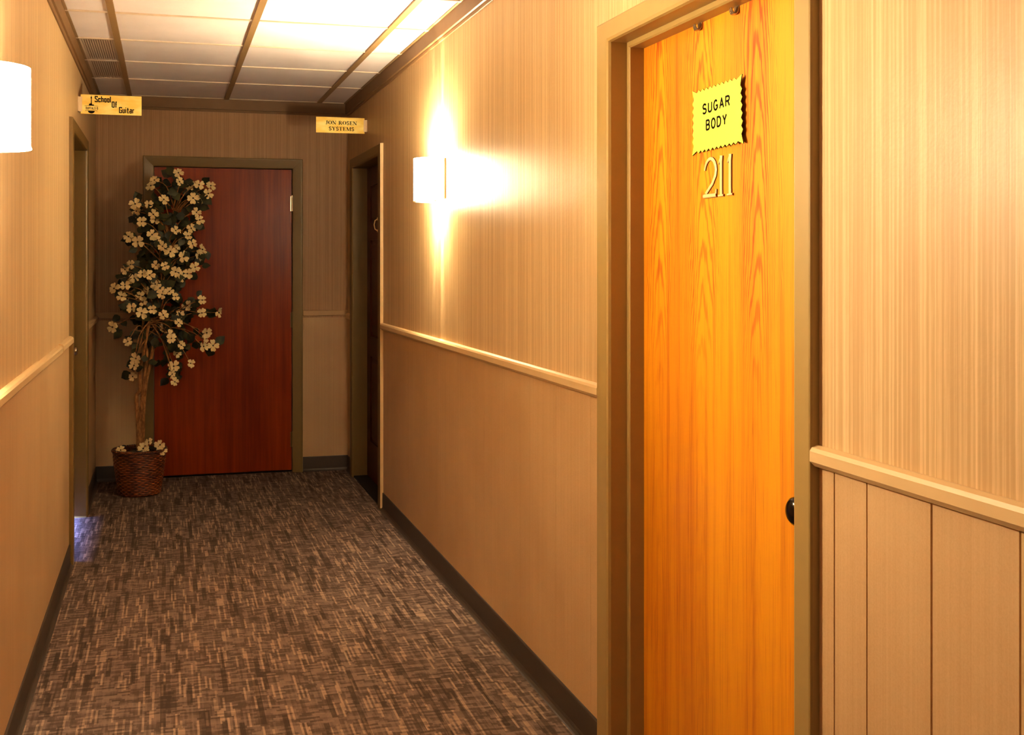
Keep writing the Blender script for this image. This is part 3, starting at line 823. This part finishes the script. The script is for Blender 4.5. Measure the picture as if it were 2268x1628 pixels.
for k in range(3):
    mb.tube([BC + Vector(((.154 + .005*cos(22*a + k*2*pi/3))*cos(a), (.154 + .005*cos(22*a + k*2*pi/3))*sin(a), .270 + .006*sin(22*a + k*2*pi/3))) for a in [2*pi*j/140 for j in range(141)]], .0055, 6, 0, False)
rim = mb.build('basket_rim', WICKER, None, loc=LT); rim.parent = basket; rim.location = (0, 0, 0)
mb = MB()
rr = [[BC + Vector((.142*s*cos(a), .142*s*sin(a), .232 + .018*(1-s) + random.uniform(-.006, .006))) for a in [2*pi*j/30 for j in range(30)]] for s in (1, .8, .6, .4, .2, .02)]
mb.grid(rr, 0, True, True)
under(mb.build('moss', MOSS, None, loc=LT), tree)
# three twisting stems
z2 = lambda a, b: (130 + a/2.807, 550 + b/2.807)
z1 = lambda a, b: (100 + a/3.463, 150 + b/3.463)
def smooth(pts, n=4):
    out = []
    P = [pts[0]] + list(pts) + [pts[-1]]
    for i in range(1, len(P) - 2):
        for k in range(n):
            t = k/n
            out.append(.5*((2*P[i]) + (P[i+1]-P[i-1])*t + (2*P[i-1]-5*P[i]+4*P[i+1]-P[i+2])*t*t + (3*P[i]-P[i-1]-3*P[i+1]+P[i+2])*t**3))
    out.append(P[-2]); return out
STEMS = [([(497,1255),(494,1100),(488,1000),(484,920),(506,875),(505,760),(528,650),(552,520),(565,450)], 7.45, .0145),
         ([(522,1250),(524,1120),(530,960),(545,820),(572,700),(598,560),(604,490)], 7.49, .0140),
         ([(508,1250),(508,1100),(517,930),(531,800),(549,660),(530,560),(520,490)], 7.47, .0120)]
tops = []
for pts, Y, r in STEMS:
    P = smooth([at(*z2(*p), Y + .006*sin(i*1.3)) for i, p in enumerate(pts)])
    mb = MB(); mb.tube(P, [r*(.96 - .36*i/len(P)) * (1 + .04*sin(i*1.9)) for i in range(len(P))], 10)
    under(mb.build('stem', BARK, None, loc=LT), tree)
    tops.append(P[-1])
# blossoms where the photo shows them
B1 = [(1022,806),(1030,874),(1270,905),(1250,965),(1180,898),(838,862),(812,905),(795,1050),(690,1045),(830,1125),(845,1168),(910,1010),(1135,1000),(1190,1012),(1160,1110),(1185,1168),(1120,1232),(1000,1250),(740,1180),(640,1295),(710,1335),(820,1280),(860,1322),(900,1370),(960,1410),(1005,1390),(1060,1450),(1130,1350),(1205,1395),(1180,1435),(655,1510),(612,1548),(850,1515),(918,1520),(745,1582),(800,1590),(1000,1565),(1090,1580),(1150,1530),(1040,1605),(660,1620),(1115,905),(700,1100),(1095,1290)]
B2 = [(345,250),(412,232),(392,300),(470,185),(600,222),(628,250),(642,287),(688,268),(725,300),(505,293),(525,330),(580,380),(515,402),(650,415),(750,410),(745,462),(655,492),(820,715),(700,560),(762,602),(735,655),(715,733),(705,782),(722,830),(480,685),(468,728),(460,797),(430,580),(335,490),(892,322),(800,355),(890,402),(995,400),(920,525),(915,562),(900,610),(960,605),(455,370),(545,262),(690,540)]
BASEB = [(525,1245),(630,1222),(385,1255),(560,1205),(640,1260)]
spots = [z1(*p) for p in B1] + [z2(*p) for p in B2]
axis_lo, axis_hi = at(338, 735, 7.47), at(385, 400, 7.47)
def blossom_mesh(seed):
    rnd = random.Random(seed); mb = MB()
    for k in range(4):
        a = k*pi/2 + rnd.uniform(-.15, .15); ln = rnd.uniform(.031, .039); wd = rnd.uniform(.90, 1.1); cup = rnd.uniform(-.1, .45)
        rows = []
        for i, (s, w) in enumerate(((.06, .10), (.3, .52), (.6, .86), (.85, .86), (1.0, .52))):
            row = []
            for q in (-1, -.5, 0, .5, 1):
                l = s*ln - (.10*ln if (i == 4 and q == 0) else 0)
                t = q*w*ln*.52*wd
                zz = cup*ln*s*s + .16*abs(q)*w*ln*.5 - .004*(s > .9)
                row.append((l*cos(a) - t*sin(a), l*sin(a) + t*cos(a), zz))
            rows.append(row)
        mb.grid(rows, 0, True)
    mb.lathe([(.0005, .006), (.004, .005), (.0055, .001), (.003, -.002)], (0, 0, 0), 'z', 8, 1)
    return mb.build('blossom', [PETAL, EYE])
protos = [blossom_mesh(s) for s in range(6)]
blossom_pos = []
def place_blossom(P, out):
    src = protos[len(blossom_pos) % 6]
    o = src if len(blossom_pos) < 6 else src.copy()
    if o is not src: COL.objects.link(o)
    d = (out + Vector((random.uniform(-.7, .7), random.uniform(-1.1, .1), random.uniform(-.45, .75)))).normalized()
    o.rotation_mode = 'QUATERNION'
    o.rotation_quaternion = d.to_track_quat('Z', 'Y') @ Matrix.Rotation(random.uniform(0, 6.28), 3, 'Z').to_quaternion()
    s = random.uniform(.76, 1.04); o.scale = (s, s, s)
    o.parent = tree; o.location = P - BC
    blossom_pos.append(P)
leafpts = []
for px, py in spots:
    dx = abs(px - (345 + (735 - py)*.12))
    Y = 7.47 - .17*math.sqrt(max(0.0, 1 - (dx/135)**2)) * random.uniform(.2, 1.0)
    P = at(px, py, Y); t = max(0, min(1, (P.z - axis_lo.z)/(axis_hi.z - axis_lo.z))); ax = axis_lo.lerp(axis_hi, t)
    out = (P - ax).normalized() if (P - ax).length > .02 else Vector((0, -1, 0))
    place_blossom(P, out*.55 + Vector((.12, -.9, .15)))
    leafpts.append((P, ax))
for p in BASEB:
    P = at(*z2(*p), 7.40); P.z = max(P.z, .268)
    place_blossom(P, Vector((0, -.6, .8)))
# twigs: from the stems out to the sprays
mb = MB()
for i, (P, ax) in enumerate(leafpts):
    if P.z < axis_lo.z + .05: root_ = tops[i % 3]
    else: root_ = ax - Vector((0, 0, .14 + .05*random.random()))
    if root_.z < axis_lo.z: root_ = tops[i % 3].copy()
    mid = root_.lerp(P, .55) + Vector((random.uniform(-.02, .02), random.uniform(-.02, .02), .035 if P.z > axis_lo.z else .05))
    mb.tube(smooth([root_, mid, P - Vector((0, -.004, 0))], 4), [.0045, .0042, .004, .0036, .0032, .0028, .0024, .002, .0016], 5)
for k in range(3):
    mb.tube(smooth([tops[k], tops[k].lerp(axis_lo.lerp(axis_hi, .55), .6), axis_lo.lerp(axis_hi, .6 + .12*k) + Vector((.03*(k-1), .02, 0))], 5), .006, 6)
under(mb.build('twigs', BARK, None, loc=LT), tree)
# leaves
mb = MB()
def leaf(P, d, nrm, L_):
    d = d.normalized(); s = d.cross(nrm).normalized(); n = s.cross(d)
    rows = []
    for t, w in ((0, .02), (.2, .30), (.45, .42), (.7, .30), (.9, .10), (1, .01)):
        c = P + d*(L_*t) - n*(L_*.22*t*t)
        rows.append([c - s*(w*L_) + n*(.10*w*L_), c - n*(.03*L_), c + s*(w*L_) + n*(.10*w*L_)])
    mb.grid(rows, 0, True)
for i, (P, ax) in enumerate(leafpts):
    for k in range(3 if P.z > 1.84 else 9 if P.z > axis_lo.z else 5):
        b = random.random()**1.4*.55
        q = P.lerp(ax, b) + Vector((random.gauss(0, .022), random.uniform(-.0, .16), random.gauss(0, .026)))
        d = Vector((random.uniform(-1, 1), random.uniform(-.9, .5), random.uniform(-1, .7)))
        nr = Vector((random.uniform(-.6, .6), -1, random.uniform(-.2, .9)))
        leaf(q, d, nr, random.uniform(.045, .075))
for k in range(110):
    t = random.random(); q = axis_lo.lerp(axis_hi, t) + Vector((random.gauss(0, .06), random.uniform(-.03, .11), random.gauss(0, .03)))
    leaf(q, Vector((random.uniform(-1, 1), random.uniform(-.6, .6), random.uniform(-1, .8))), Vector((random.uniform(-.6, .6), -1, random.uniform(-.2, .9))), random.uniform(.05, .08))
for k in range(16):
    a = random.uniform(0, 6.28); r = random.uniform(.02, .125)
    leaf(BC + Vector((r*cos(a), r*sin(a), .255 + random.uniform(0, .03))), Vector((cos(a), sin(a), .15)), Vector((0, -.2, 1)), random.uniform(.045, .065))
under(mb.build('leaves', LEAF, None, loc=LT), tree)

# ------------------------------------------------------------------ daylight from the room behind the left door, leaking under the leaf
l = bpy.data.lights.new('room_daylight', 'AREA'); l.shape = 'RECTANGLE'; l.size = .95; l.size_y = .34; l.energy = 1500; l.color = (.22, .34, 1.0)
o = bpy.data.objects.new('room_daylight', l); COL.objects.link(o); o.location = (-1.55, 6.38, .27)
o.rotation_euler = (Vector((1, 0, -.25))).to_track_quat('-Z', 'Y').to_euler()

# ------------------------------------------------------------------ camera, world, colour
w = bpy.data.worlds.new('dim_world'); scene.world = w; w.use_nodes = True
w.node_tree.nodes['Background'].inputs[0].default_value = (1.0, .72, .45, 1); w.node_tree.nodes['Background'].inputs[1].default_value = .02
cam = bpy.data.cameras.new('camera'); co = bpy.data.objects.new('camera', cam); COL.objects.link(co)
cam.sensor_fit = 'HORIZONTAL'; cam.sensor_width = 36; cam.lens = 36 * 2600 / 2268
cam.shift_y = -234 / 2268
cam.clip_start = .02
co.location = (0, 0, CAM_Z); co.rotation_euler = (pi/2, 0, -YAW)
scene.camera = co
scene.view_settings.view_transform = 'Standard'
scene.view_settings.look = 'None'
scene.view_settings.exposure = 0.18
scene.view_settings.gamma = 0.86
try:
    scene.cycles.use_denoising = True
    scene.cycles.max_bounces = 10; scene.cycles.diffuse_bounces = 6
    scene.cycles.sample_clamp_indirect = 6.0
except Exception: pass
